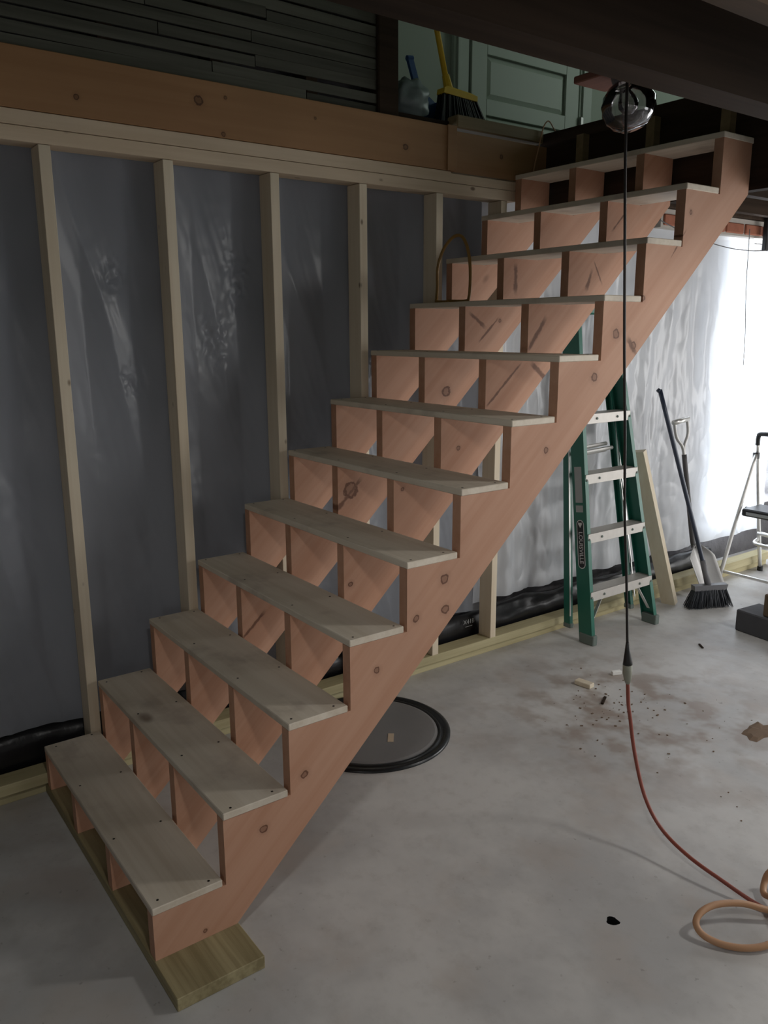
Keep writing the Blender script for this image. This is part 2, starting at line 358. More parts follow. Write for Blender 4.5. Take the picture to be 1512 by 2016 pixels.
# ceiling: subfloor boards round the stairwell, joists beneath it
ceil = empty('ceiling'); struct(ceil, 'dark old timber ceiling of joists and subfloor boards', 'ceiling')
def slab(name, a, b, m): return mesh_obj(name, box(a, b), m, ceil)
x = 1.37
while x < X1+.2:                                     # subfloor boards right of the stairwell, board by board
    x2 = min(x+.19, X1+.25); slab('subfloor_board', (x+.004, Y0-.2, 2.495), (x2, Y1+.25, 2.535), M_old); x = x2
slab('subfloor_board', (-.045, 2.50, 2.512), (1.37, Y1+.25, UP+.012), M_oldx)
slab('subfloor_board', (-.57, Y0-.2, 2.495), (1.37, -1.2, 2.535), M_old)
slab('subfloor_board', (-.80, Y0-.2, 2.525), (-.06, Y1+.25, 2.548), M_old)
tr = slab('trimmer_beam', (1.37, Y0, 2.335), (1.42, Y1, 2.495), M_old)
for k in range(24):
    jy = -2.8+.40*k
    if jy < Y1-.1: slab('joist', (1.42, jy, 2.335), (X1, jy+.05, 2.495), M_oldx)
slab('girder', (1.72, Y0, 2.143), (1.80, Y1, 2.335), M_old)
slab('girder', (2.05, Y0, 2.146), (2.10, Y1, 2.335), M_oldg)
for jx in (-.04, .33, .70, 1.04):
    slab('joist', (jx, 2.56, 2.335), (jx+.05, Y1, 2.512), M_old)
# header the stair hangs from
hd = slab('header_beam', (-.045, 2.502, 2.17), (1.37, 2.555, 2.512), M_oldx)
for cx in (.207, .583, .925):
    slab('header_cleat', (cx, 2.462, 2.36), (cx+.04, 2.502, 2.512), M_oldplank)
struct(mesh_obj('trim_1', box((-.57, 2.62, 2.33), (-.10, Y1, 2.41), .004), M_oldx), 'brown timber sill on top of the foundation', 'sill')
# brick course under the sill
bc = struct(mesh_obj('trim_2', box((-.315, 3.6, 2.225), (-.135, 6.4, 2.328)), M_mortar), 'course of red bricks under the timber sill', 'brick course')
bk = None; yy = 3.62
for i in range(12):
    p = (-.235+random.uniform(-.004, .004), yy+.1, 2.238+.0)
    if bk is None:
        bk = mesh_obj('brick', box((-.10, -.098, 0), (.112, .098, .062), .006), M_brick, bc, loc=p)
    else: inst(bk, 'brick', bc, p)
    yy += .212
# hanging iron strap beside the opening
tag(mesh_obj('iron_strap', box((-.10, 4.625, 2.14), (-.07, 4.66, 2.372), .004), M_black), 'dark iron strap hanging below the bricks by the opening', 'strap')

# ------------------------------------------------------------------ upstairs
struct(mesh_obj('wall_upper_left', box((-.90, -1.0, UP), (-.77, 6.7, 4.9)), M_wallgreen), 'pale green plaster wall of the upstairs hall', 'wall')
struct(mesh_obj('wall_upper_back', wall_with_hole('y', 6.7, 6.85, -.9, 3.2, 2.535, 4.9, .3, 1.5, 3.3, 4.5), M_wallgreen), 'upstairs end wall with a window', 'wall')
struct(mesh_obj('wall_upper_right', box((3.1, -1.6, 2.535), (3.2, 6.7, 4.9)), M_wallgreen), 'upstairs right wall', 'wall')
struct(mesh_obj('wall_upper_front', box((-.9, -1.7, 2.535), (3.2, -1.6, 4.9)), M_wallgreen), 'upstairs front wall', 'wall')
struct(mesh_obj('ceiling_upper', box((-.95, -1.7, 4.9), (3.2, 6.85, 5.0)), M_wallgreen), 'upstairs ceiling', 'ceiling')
# panelled door
d1 = empty('door_1', (-.77, 2.671, UP)); struct(d1, 'pale green five panel door upstairs seen above the stairs', 'door')
DW, DH = .875, 2.0
mesh_obj('door_leaf', box((-.01, 0, .008), (.012, DW, DH)), M_doorgreen, d1)
for y0 in (0, DW-.115): mesh_obj('stile', box((.012, y0, .008), (.030, y0+.115, DH), .002), M_doorgreen, d1)
zs = [.008, .30, .345+.31-.1]
rail_z = [(.008, .115), (.275, .36), (.585, .70), (.93, 1.05), (1.29, 1.40), (1.63, 1.75), (1.90, DH)]
for a, b in rail_z: mesh_obj('rail', box((.012, .115, a), (.030, DW-.115, b), .002), M_doorgreen, d1)
for (a, b), (c, e) in zip(rail_z, rail_z[1:]):
    bm = bmesh.new(); y0, y1, z0, z1 = .15, DW-.15, b+.03, c-.03
    if z1-z0 < .05: y0, y1, z0, z1 = .14, DW-.14, b+.02, c-.02
    q = [bm.verts.new(v) for v in ((.012, .119, b+.004), (.012, DW-.119, b+.004), (.012, DW-.119, c-.004), (.012, .119, c-.004), (.022, y0, z0), (.022, y1, z0), (.022, y1, z1), (.022, y0, z1))]
    for k in range(4): bm.faces.new((q[k], q[(k+1) % 4], q[4+(k+1) % 4], q[4+k]))
    bm.faces.new(q[4:]); mesh_obj('raised_panel', bm, M_doorgreen, d1)
n = 3
for (a, b) in ((2.545, 2.655), (2.671+DW+.012, 2.671+DW+.125)):
    bm = box((-.77, a, UP), (-.742, b, 4.75), .004); bm_box(bm, (-.745, a+.02, UP), (-.732, a+.045, 4.75), .003)
    struct(mesh_obj('trim_%d' % n, bm, M_doorgreen), 'pale green door casing board %s the upstairs door' % ('left of' if n == 3 else 'right of'), 'door trim'); n += 1
tag(mesh_obj('door_bolt', box((-.742, 3.553, 2.72), (-.722, 3.580, 2.92), .004), M_steel), 'dark metal strap on the edge of the upstairs door', 'hinge')
# stripped lath wall on the left of the stairwell
lw = empty('wall_lath', (0, 0, 2.515)); struct(lw, 'stripped old wall of grey horizontal lath strips above the new beam', 'wall')
z = .004; k = 0
while z < .95:
    y = -1.2+random.uniform(-.2, 0)
    while y < 1.53:
        ln = random.uniform(.9, 1.3); y2 = min(y+ln, 1.53)
        if 1.53-y2 < .3: y2 = 1.53
        hgt = random.uniform(.034, .0385)
        o = mesh_obj('lath', box((-.008, y+.002, 0), (0, y2-.002, hgt)), M_lath, lw, loc=(-.047+random.uniform(-.002, .002), 0, z)); o.rotation_euler.x = random.uniform(-.006, .006)
        y = y2
    z += .0425
for y in (-.4, .0, .4, .8, 1.2): mesh_obj('old_stud', box((-.16, y, 0), (-.056, y+.05, 1.3)), M_old, lw)
mesh_obj('corner_post', box((-.16, 1.527, -.03), (-.03, 1.632, 1.3), .006), M_old, lw)
mesh_obj('backing_plaster', box((-.175, -1.5, 0), (-.161, 1.632, 2.3)), M_stone, lw)

# ------------------------------------------------------------------ stud frame on the left
fr = empty('stud_frame'); tag(fr, 'new pine stud wall frame along the left of the stairs', 'wall frame')
stud = None
for yr in (-.612, -.205, .205, .617, 1.038, 1.447, 1.855, 2.245):
    b = (-.094, yr-.038, .086)
    if stud is None: stud = mesh_obj('stud', box((0, 0, 0), (.089, .038, 2.150), .0015), M_stud, fr, loc=b)
    else: inst(stud, 'stud', fr, b)
for z in (2.238, 2.2855): mesh_obj('top_plate', box((-.094, -1.4, z), (-.005, 2.30, z+.0455), .0015), M_plate, fr)
mesh_obj('bottom_plate', box((-.094, -1.4, .044), (-.005, 3.42, .086), .002), M_treat_y, fr)
mesh_obj('bottom_plate', box((-.115, -1.4, .0), (-.03, 4.95, .043), .002), M_treat_y, fr)
mesh_obj('bottom_plate', box((-.094, 3.424, .044), (-.008, 4.95, .100), .002), M_treat_y, fr)
rb = empty('rim_beam', (-.043, 0, 2.333)); tag(rb, 'long new fir beam of two boards above the stud wall', 'beam')
mesh_obj('board', box((0, -1.6, 0), (.040, 1.893, .182), .002), M_beam, rb)
mesh_obj('board', box((-.002, 1.896, -.012), (.038, 2.498, .166), .002), M_beam, rb)
mesh_obj('splice_block', box((.038, 1.872, .0), (.046, 1.925, .185), .002), M_beam, rb)
tag(mesh_obj('old_plank', box((-.075, 1.93, 2.5125), (-.004, 2.475, 2.568), .006), M_oldplank), 'rough old yellowed plank end on top of the beam', 'plank')

# ------------------------------------------------------------------ the staircase
st = empty('staircase'); tag(st, 'new open wooden staircase with four notched stringers and twelve pine treads', 'staircase')
prof = [(0, .0385)]
for k in range(12):
    zt = Z1+k*RISE-TT
    prof += [(k*RUN, zt), ((k+1)*RUN if k < 11 else 2.478, zt)]
low = lambda y: .942*y-.183
prof += [(2.478, low(2.478)), (.2353, .0385)]
XS = [.0005, .325, .674, TW-.0385]
for i, xs in enumerate(XS):
    bm = bmesh.new(); prism(bm, prof, 0, .038)
    mesh_obj('stringer', bm, M_str[i], st, loc=(xs, 0, 0))
tv = []
for k in range(12):
    loc = (0, k*RUN, Z1+k*RISE-TT)
    if k < 4:
        o = mesh_obj('tread', box((-.002+random.uniform(-.002, .002), -.001, 0), (TW+.002+random.uniform(-.002, .002), TD+random.uniform(-.002, .001), TT), .0022), M_tread, st, loc=loc); tv.append(o)
    else: o = inst(tv[k % 4], 'tread', st, loc)
    bm = bmesh.new()
    for xs in XS:
        for yy in (.028, .165):
            xx = xs+.019+random.uniform(-.008, .008); y3 = yy+random.uniform(-.008, .008)
            lathe(bm, [(0, TT+.0006), (.0035, TT+.0006), (.0042, TT-.001)], 8, Matrix.Translation((xx, y3, 0)))
    sc = mesh_obj('screw_heads', bm, M_screw, o); sc['kind'] = 'stuff'
tag(mesh_obj('sill_plank', box((-.10, -.004, 0), (1.207, .240, .038), .002), M_treat), 'treated greenish plank lying on the floor under the stair foot', 'plank')

# ------------------------------------------------------------------ plastic sheets and black roll
def sheet(y0, y1, z0, z1, ny, nz, fn):
    bm = bmesh.new(); V = []
    for i in range(ny+1):
        y = y0+(y1-y0)*i/ny
        V.append([bm.verts.new(fn(y, z0+(z1-z0)*j/nz)) for j in range(nz+1)])
    for i in range(ny):
        for j in range(nz): bm.faces.new((V[i][j], V[i+1][j], V[i+1][j+1], V[i][j+1]))
    return bm
STY = [-.612, -.205, .205, .617, 1.038, 1.447, 1.855, 2.245]
def left_fn(y, z):
    d = min(abs(y-(s-.019)) for s in STY); pin = min(1, d/.12)**1.2
    w = noise.noise(Vector((y*3.1+z*.8, z*.55, 1.7)))*.05+noise.noise(Vector((y*9+z*2.2, z*1.4, 5.)))*.008+.003*abs(noise.noise(Vector((y*24+z*7, z*3., 9.))))
    w2 = .004*abs(noise.noise(Vector((y*16, z*16, 2.))))*(.4+.6*max(0, min(1, (1.6-z)/.8)))
    cr = sum(math.exp(-((y-a)/.05)**2-((z-b)/c)**2) for a, b, c in ((.80, 1.62, .10), (.92, 1.85, .14), (1.20, 1.08, .12), (1.52, 1.52, .07), (.47, 1.47, .06), (1.10, 1.12, .08), (.42, 1.85, .06)))
    w2 += cr*(.016*abs(noise.noise(Vector((y*38+z*9, z*22, 2.))))+.010*abs(noise.noise(Vector((y*80, z*60, 4.)))))
    return (-.0975-pin*(.022+abs(w)+w2), y, z)
tag(mesh_obj('plastic_sheet', sheet(-1.3, 2.25, .215, 2.33, 520, 320, left_fn), M_poly, smooth=True), 'clear plastic sheet behind the studs left of the stairs', 'plastic sheet')
def right_fn(y, z):
    top = 2.30-.03*math.sin(y*5)
    if y > 4.2: top -= (y-4.2)**2*.45
    zz = .21+(z-.21)*(top-.21)/(2.3-.21)
    f = min(1, (2.35-z)*1.6)
    w = .045*noise.noise(Vector((y*6.5+math.sin(z*2.1)*.25, z*.5, 3.)))+.013*noise.noise(Vector((y*13+z*.6, z*.7, 8.)))
    w += .020*abs(noise.noise(Vector((y*9, z*6, 4.))))*(.4+.8*max(0, min(1, (1.5-z)/.8)))+.005*noise.noise(Vector((y*34, z*10, 6.)))*(.3+.7*max(0, min(1, (1.6-z)/.7)))
    ys = y+(y-2.262)/2.438*.40*max(0, min(1, (1.5-z)/.7))*max(0, (y-3.9)/.8)
    return (min(-.14, -.195+f*w-.02*max(0, 1-z)), ys, zz)
tag(mesh_obj('plastic_sheet', sheet(2.262, 4.70, .21, 2.3, 480, 320, right_fn), M_polyw, smooth=True), 'wrinkled milky plastic sheet hanging behind the green ladder up to the daylight opening', 'plastic sheet')
def roll_mesh():
    bm = bmesh.new(); rings = []; n = 22; N = 260
    for i in range(N+1):
        y = -1.35+5.75*i/N; ring = []
        for j in range(n):
            a = 2*math.pi*j/n; c, s = math.cos(a), math.sin(a)
            r = .050*(1+.22*noise.noise(Vector((c*1.5+y*2.2, s*1.5, y*3.5)))+.10*noise.noise(Vector((c*4, s*4, y*14))))
            ring.append(bm.verts.new((-.1625+r*c*.95, y, .104+r*s*1.72*(1+.1*noise.noise(Vector((y*1.3, 0, 0)))))))
        rings.append(ring)
    for a, b in zip(rings, rings[1:]):
        for j in range(n): bm.faces.new((a[j], a[(j+1) % n], b[(j+1) % n], b[j]))
    bm.faces.new(rings[0][::-1]); bm.faces.new(rings[-1]); return bm
ro = tag(mesh_obj('black_plastic_roll', roll_mesh(), M_blackpoly, smooth=True), 'crumpled black plastic roll lying along the foot of the left wall', 'plastic roll')
R_wall = Matrix(((0, 0, 1, 0), (1, 0, 0, 0), (0, 1, 0, 0), (0, 0, 0, 1)))     # text x -> +y, text y -> +z, facing +x
text_obj('print', 'X41B', .034, M_silver, ro, Matrix.Translation((-.1085, 2.150, .160)) @ R_wall)
text_obj('print', '-----', .03, M_silver, ro, Matrix.Translation((-.1085, 2.150, .137)) @ R_wall)

# ------------------------------------------------------------------ sump pit lid
pit = empty('sump_pit_lid', (.31, 1.22, 0)); tag(pit, 'round grey pit lid in a black rim on the floor under the stairs', 'pit lid')
mesh_obj('rim', lathe(bmesh.new(), [(.335, 0), (.335, .010), (.327, .014), (.312, .012), (.308, .004), (.300, .004), (.298, .010), (.290, .012), (.284, .004), (.284, 0)], 64), M_rim, pit, True)
mesh_obj('lid', lathe(bmesh.new(), [(0, .014), (.27, .013), (.281, .010), (.283, .002)], 64), M_lid, pit, False)
mesh_obj('lid_tape', box((-.012, -.035, .0138), (.012, .035, .0150)), M_plate, pit, loc=(.115, .02, 0)).rotation_euler = (0, 0, .9)

# ------------------------------------------------------------------ green step ladder (folded, leaning on the wall)
lad = empty('step_ladder', (.25, 3.0, 0)); tag(lad, 'green fibreglass stepladder with aluminium steps leaning behind the stairs', 'ladder')
A = .152; HL = 1.76
def fpt(side, z): # centre of the front flange at height z, local coords
    if side < 0: y = -.275+.040*z
    else: y = .275-.105*z
    return Vector((-A*z, y, z))
dirv = Vector((-A, 0, 1)).normalized(); nrm = Vector((1, 0, A)).normalized()
def channel(p0, p1, out, depth, fl, th, M_):
    """C channel from p0 to p1: web faces outward (out = +-y), flanges at front and back"""
    bm = bmesh.new(); d = (p1-p0).normalized(); o = Vector((0, out, 0)); fw = nrm
    prof_ = [(0, 0), (0, -fl), (-th, -fl), (-th, -th), (-depth+th, -th), (-depth+th, -fl), (-depth, -fl), (-depth, 0)]   # (along front normal, along outward)
    r0 = [bm.verts.new(p0+fw*a+o*b) for a, b in prof_]; r1 = [bm.verts.new(p1+fw*a+o*b) for a, b in prof_]
    k = len(prof_)
    for j in range(k): bm.faces.new((r0[j], r0[(j+1) % k], r1[(j+1) % k], r1[j]))
    bm.faces.new(r0[::-1]); bm.faces.new(r1); return bm
for s in (-1, 1):
    out = s
    p0, p1 = fpt(s, .03)+Vector((0, s*.012, 0)), fpt(s, HL)+Vector((0, s*.012, 0))
    rail = mesh_obj('front_rail', channel(p0, p1, out, .088, .026, .004, M_green), M_green, lad)
    bm = bmesh.new(); q = fpt(s, 0)+Vector((0, s*.012, 0)); bm_box(bm, (q.x-.092, min(q.y, q.y-s*.032)-.002, 0), (q.x+.006, max(q.y, q.y-s*.032)+.002, .055), .004)
    mesh_obj('foot', bm, M_foot, lad)
    # rear rail, folded close behind, its foot hanging clear of the floor
    r0 = fpt(s, .075)+Vector((-.150, s*.008-.005, 0)); r1 = fpt(s, HL)+Vector((-.068, s*.004, 0))
    mesh_obj('rear_rail', channel(r0, r1, out, .042, .024, .004, M_green), M_green, lad)
    bm = bmesh.new(); bm_box(bm, (r0.x-.046, min(r0.y, r0.y-s*.028)-.002, r0.z-.022), (r0.x+.004, max(r0.y, r0.y-s*.028)+.002, r0.z+.004), .003); mesh_obj('rear_foot', bm, M_foot, lad)
    # aluminium edge strip on the rear rail
    bm = bmesh.new(); bar(bm, r0+nrm*.002+Vector((0, s*.002, .05)), r1+nrm*.002+Vector((0, s*.002, -.05)), .004, .008, (0, 1, 0)); mesh_obj('edge_strip', bm, M_alu, lad)
zsteps = [.286, .594, .905, 1.217, 1.525]
for i, zt in enumerate(zsteps):
    a, b = fpt(-1, zt), fpt(1, zt); y0, y1 = a.y-.012+.004, b.y+.012-.004; x = a.x
    bm = bmesh.new(); bm_box(bm, (x-.082, y0, zt-.004), (x+.004, y1, zt), .001); bm_box(bm, (x-.001, y0, zt-.052), (x+.005, y1, zt), .001); bm_box(bm, (x-.084, y0, zt-.03), (x-.080, y1, zt), .001)
    stp = mesh_obj('step', bm, M_alud, lad)
    for yy in (y0+.11, y1-.11): mesh_obj('rivet', lathe(bmesh.new(), [(0, .006), (.006, .005), (.007, 0)], 10, Matrix.Translation((x+.005, yy, zt-.026)) @ Matrix.Rotation(H, 4, 'Y')), M_foot, stp)
    for s in (-1, 1):
        q = fpt(s, zt-.03)+Vector((0, s*.012, 0))-Vector((0, s*.013, 0)); mesh_obj('bolt', lathe(bmesh.new(), [(0, .005), (.006, .004), (.007, 0)], 10, Matrix.Translation(q+nrm*.0005) @ Matrix.Rotation(H, 4, 'Y')), M_foot, stp)
q = fpt(-1, HL); q2 = fpt(1, HL)
mesh_obj('top_cap', box((q.x-.112, q.y-.03, HL-.03), (q.x+.02, q2.y+.03, HL+.035), .008), M_green, lad)
for s in (-1, 1):   # braces below the first step
    a = fpt(s, .25)+Vector((-.02, -s*.11, 0)); b = fpt(s, .09)+Vector((-.035, -s*.012, 0)); bm = bmesh.new(); bar(bm, a, b, .004, .018, (1, 0, 0)); mesh_obj('brace', bm, M_alu, lad)
for zz, dx in ((1.02, -.115), (1.0, -.085), (.985, -.12)):
    a = fpt(-1, zz)+Vector((dx, .0, 0)); b = Vector((a.x, .07+dx*.4+.05, zz+.012)); mesh_obj('spreader_bar', tube(bmesh.new(), [a, b], .011, 8), M_alu, lad)
for z0, z1 in ((.34, .60), (.64, .93)):
    a, b = fpt(1, z0), fpt(1, z1); bm = bmesh.new(); bar(bm, a+Vector((-.115, -.01, 0)), b+Vector((-.112, -.008, 0)), .003, .004, (1, 0, 0)); mesh_obj('rear_rod', bm, M_alu, lad)
# stickers on the outer web of the near rail
def web_pt(z, dep): p = fpt(-1, z)+Vector((0, -.012, 0)); return p-nrm*dep
wn = (fpt(-1, 1)-fpt(-1, 0)).normalized(); wo = Vector((0, -1, 0)); wo = (wo-wn*wo.dot(wn)).normalized(); wr = wn.cross(wo)
def web_matrix(z, dep, off):   # local x runs down the rail, local z faces outward
    p = web_pt(z, dep)+wo*off; X = -wn; Zv = wo; Yv = Zv.cross(X)
    return Matrix(((X.x, Yv.x, Zv.x, p.x), (X.y, Yv.y, Zv.y, p.y), (X.z, Yv.z, Zv.z, p.z), (0, 0, 0, 1)))
def capsule(L, r, z):
    pts = [(L/2-r+r*math.cos(a), r*math.sin(a)) for a in [(-H+math.pi*i/10) for i in range(11)]]+[(-L/2+r+r*math.cos(a), r*math.sin(a)) for a in [(H+math.pi*i/10) for i in range(11)]]
    return prism(bmesh.new(), pts, 0, z, 'z')
zl = .54
for nm, L, r, zz, mt in (('logo_border', .262, .0245, .0006, M_white), ('logo_plate', .254, .0205, .0012, M_black)):
    bm = capsule(L, r, zz); bm.transform(web_matrix(zl, .046, 0)); mesh_obj(nm, bm, mt, lad)
text_obj('logo_text', 'LOUISVILLE', .036, M_white, lad, web_matrix(zl-.018, .046, .0014) @ Matrix.Diagonal((.95, 1, 1, 1)))
bm = prism(bmesh.new(), [(.016, 0), (-.004, .013), (-.013, .010), (-.009, 0), (-.013, -.010), (-.004, -.013)], .0012, .0018, 'z'); bm.transform(web_matrix(zl+.104, .046, 0)); mesh_obj('logo_mark', bm, M_white, lad)
for z, L in ((.855, .19), (.728, .036)):
    bm = box((-L/2, -.024, 0), (L/2, .024, .0007)); bm.transform(web_matrix(z, .046, 0)); mesh_obj('sticker', bm, M_silver, lad)

# ------------------------------------------------------------------ things leaning on the right wall
tb = bmesh.new(); p, q = Vector((.078, 3.645, .004)), Vector((-.005, 3.345, .965)); d = (q-p).normalized()
bar(tb, p, q, .042, .085, (1, .25, 0)); tag(mesh_obj('lumber_offcut', tb, M_board), 'pale bare stud leaning on the wall right of the green ladder', 'board')
# push broom
br = empty('floor_broom', (.25, 3.78, 0)); tag(br, 'dark broom with grey bristles leaning on the plastic beside the shovel', 'broom')
hv = Vector((.105, .215, 0)).normalized(); hp = Vector((hv.y, -hv.x, 0))
bm = bmesh.new(); tip = Vector((-.29, -.215, 1.305)); base = Vector((0, .0, .125)); tube(bm, catmull([base, base.lerp(tip, .5), tip], 4), .013, 10); tube(bm, [tip-Vector((0, 0, 0)), tip+Vector((-.005, -.012, -.012))], .013, 10); mesh_obj('handle', bm, M_navy, br, True)
bm = bmesh.new(); tube(bm, [base+Vector((.0, 0, -.01)), base.lerp(tip, .14)], [.020, .016], 10); mesh_obj('socket', bm, M_greyplast, br, True)
bm = bmesh.new(); pts = [(-.105, .110), (.105, .110), (.112, .142), (-.108, .142)]
A4 = [Vector((0, 0, 0))]
vv = [bm.verts.new(hv*u+hp*s*.022+Vector((0, 0, z))) for s in (-1, 1) for u, z in pts]
bm.faces.new(vv[:4]); bm.faces.new(vv[4:][::-1])
for j in range(4): bm.faces.new((vv[j], vv[(j+1) % 4], vv[4+(j+1) % 4], vv[4+j]))
mesh_obj('head_cap', bm, M_greyplast, br)
bm = bmesh.new()
for i in range(900):
    u = random.uniform(-1, 1); w = random.uniform(-1, 1); a = hv*u*.103+hp*w*.020+Vector((0, 0, .115)); b = hv*(u*.142+random.uniform(-.012, .012))+hp*(w*.040+random.uniform(-.008, .008))+Vector((0, 0, random.uniform(.0, .008)))
    tube(bm, [a, a.lerp(b, .5)+Vector((random.uniform(-.004, .004), random.uniform(-.004, .004), 0)), b], [.0030, .0024, .0010], 4)
o = mesh_obj('bristles', bm, M_brist, br); o['kind'] = 'stuff'
# shovel
sh = empty('shovel', (.09, 4.02, 0)); tag(sh, 'steel shovel with a D shaped grip standing behind the broom', 'shovel')
T0, T1 = Vector((-.105, -.20, .90)), Vector((-.048, -.135, .38))
mesh_obj('shaft', tube(bmesh.new(), catmull([T0, T0.lerp(T1, .5)+Vector((0, 0, 0)), T1, Vector((-.040, -.118, .31))], 5), .015, 10), M_shaft, sh, True)
up = (T0-T1).normalized(); sd = Vector((.1, 1, 0)); sd = (sd-up*sd.dot(up)).normalized()
g0 = T0+up*.0
for s in (-1, 1): mesh_obj('yoke_arm', tube(bmesh.new(), catmull([g0-up*.03, g0+up*.05+sd*s*.008, g0+up*.12+sd*s*.052, g0+up*.215+sd*s*.058], 6), .010, 8), M_steel, sh, True)
mesh_obj('grip', tube(bmesh.new(), [g0+up*.21-sd*.066, g0+up*.21+sd*.066], .016, 12), M_alu, sh, True)
bm = bmesh.new(); rows = []
for i in range(13):
    t = i/12; c = Vector((-.045, -.125, .34)).lerp(Vector((.03, .0, .004)), t); wdt = (.02+.085*min(1, t/.22))*(1 if t < .8 else 1-.35*((t-.8)/.2)**2)
    rows.append([bm.verts.new(c+Vector((.20, .98, 0)).normalized()*wdt*u+Vector((.035*(abs(u)**2)-.012*math.exp(-(u*4)**2)*(1-t), -.0, 0))) for u in [k/6-1 for k in range(13)]])
for a, b in zip(rows, rows[1:]):
    for j in range(12): bm.faces.new((a[j], a[j+1], b[j+1], b[j]))
bl = mesh_obj('blade', bm, M_steel, sh, True); md = bl.modifiers.new('t', 'SOLIDIFY'); md.thickness = .003
# step stool
so = empty('step_stool', (.03, 4.5, 0)); tag(so, 'aluminium folding step stool with dark steps at the right edge', 'step stool')
AL = .0135
def T(pts, r=AL, k=6): return tube(bmesh.new(), catmull(pts, k), r, 10)
for x in (0, .42):
    mesh_obj('front_leg', T([(x+.005, .06, .84), (x-.01, -.08, .42), (x-.025, -.205, .012)]), M_alu, so, True)
    mesh_obj('rear_leg', T([(x, .075, .92), (x, .13, .6), (x, .262, .012)]), M_alu, so, True)
    lathe_b = lathe(bmesh.new(), [(0, 0), (.019, 0), (.019, .03), (.015, .034)], 12, Matrix.Translation((x, .262, 0))); mesh_obj('foot', lathe_b, M_black, so)
    lathe_b = lathe(bmesh.new(), [(0, 0), (.017, 0), (.017, .025), (.014, .028)], 12, Matrix.Translation((x-.026, -.208, 0))); mesh_obj('foot', lathe_b, M_black, so)
    mesh_obj('joint', lathe(bmesh.new(), [(0, -.02), (.022, -.02), (.022, .02), (0, .02)], 12, Matrix.Translation((x, .068, .83))), M_black, so)
mesh_obj('hand_rail', T([(0, .075, .90), (.003, .072, .955), (.03, .07, .975), (.21, .07, .978), (.39, .07, .975), (.417, .072, .955), (.42, .075, .90)], .0155), M_black, so, True)
mesh_obj('front_crossbar', T([(-.02, -.178, .07), (.2, -.178, .07), (.40, -.178, .07)], .011), M_alu, so, True)
mesh_obj('rear_crossbar', T([(0, .19, .28), (.2, .17, .28), (.42, .19, .28)], .014), M_alu, so, True)
bm = box((.045, -.13, .455), (.385, .10, .505), .008); mesh_obj('upper_step', bm, M_black, so)
mesh_obj('step_trim', box((.08, -.134, .466), (.35, -.1305, .486), .001), M_silver, so)
mesh_obj('lower_rung', T([(0, .19, .235), (.03, .10, .235), (.10, .06, .235), (.32, .06, .235), (.39, .10, .235), (.42, .19, .235)], .012), M_alu, so, True)
for x in (.02, .40): mesh_obj('step_bracket', tube(bmesh.new(), [(x-.02, .0, .48), (x+.02, .0, .48)], .014, 8), M_black, so)
# blocks at the right edge
def block(name, loc, dims, mat, label, rot=0, cells=True):
    o = empty(name, loc, (0, 0, rot)); L, Wd, Hh = dims; tag(o, label, 'block'); bm = bmesh.new()
    bm_box(bm, (0, 0, 0), (L, Wd, Hh), .006); mesh_obj('body', bm, mat, o)
    if cells:
        for i in range(2): mesh_obj('core', box((L*(.12+.46*i), Wd*.25, Hh+.0002), (L*(.42+.46*i), Wd*.75, Hh+.0012)), M_dark, o)
    return o
block('masonry_block', (.565, 3.548, 0), (.40, .20, .122), M_block, 'dark grey masonry block lying on the floor at the right edge', -.10, False)
block('upright_block', (.712, 3.555, .1225), (.20, .11, .125), M_brownblk, 'brown block standing on the dark grey block', -.10, False)

# ------------------------------------------------------------------ floor litter
def scrap(name, x, y, dims, rot, mat, label, cat):
    o = mesh_obj(name, box((-dims[0]/2, -dims[1]/2, 0), (dims[0]/2, dims[1]/2, dims[2]), min(dims)*.12), mat, loc=(x, y, .0005)); o.rotation_euler = (0, 0, rot); return tag(o, label, cat)
scrap('wood_scrap', .549, 2.294, (.085, .04, .022), .15, M_board, 'small pale wood offcut on the dirty floor', 'wood scrap')
scrap('foam_scrap', .558, 2.52, (.05, .02, .02), 1.2, M_scrapw, 'white scrap beside the hanging cord on the floor', 'scrap')
scrap('dark_stick', .712, 2.235, (.012, .075, .008), .5, M_old, 'dark splinter of wood nearest the pale offcut', 'stick')
scrap('dark_stick', .598, 3.174, (.010, .055, .006), .9, M_old, 'thin dark splinter on the bright floor near the ladder', 'stick')
bm = bmesh.new()
for i in range(110):
    x = random.gauss(.82, .16); y = random.gauss(2.22, .16); r = random.uniform(.0012, .0038)
    if i > 85: x, y = random.uniform(1., 2.), random.uniform(1.8, 3.2); r = random.uniform(.001, .0026)
    if x < .5 and y < 1.6: continue
    a = random.uniform(0, 3.1); b = box((-r*random.uniform(.7, 2.4), -r, 0), (r, r*random.uniform(.6, 1.2), r*.8)); b.transform(Matrix.Translation((x, y, .0003)) @ Matrix.Rotation(a, 4, 'Z'))
    m_ = bpy.data.meshes.new('t'); b.to_mesh(m_); b.free(); bm.from_mesh(m_); bpy.data.meshes.remove(m_)
tag(mesh_obj('dirt_crumbs', bm, M_crumb), 'brown dirt crumbs and splinters scattered on the concrete floor', 'debris', kind='stuff')
bm = bmesh.new(); n = 18
ring = [(.07*(1+.75*noise.noise(Vector((math.cos(a)*1.7, math.sin(a)*1.7, 3)))) , a) for a in [2*math.pi*i/n for i in range(n)]]
c = bm.verts.new((0, 0, .005)); rv = [bm.verts.new((r*math.cos(a)*.8, r*math.sin(a)*1.2, .0004)) for r, a in ring]; rm = [bm.verts.new((r*.7*math.cos(a)*.8, r*.7*math.sin(a)*1.2, .003+.004*random.random())) for r, a in ring]
for i in range(n): bm.faces.new((rv[i], rv[(i+1) % n], rm[(i+1) % n], rm[i])); bm.faces.new((rm[i], rm[(i+1) % n], c))
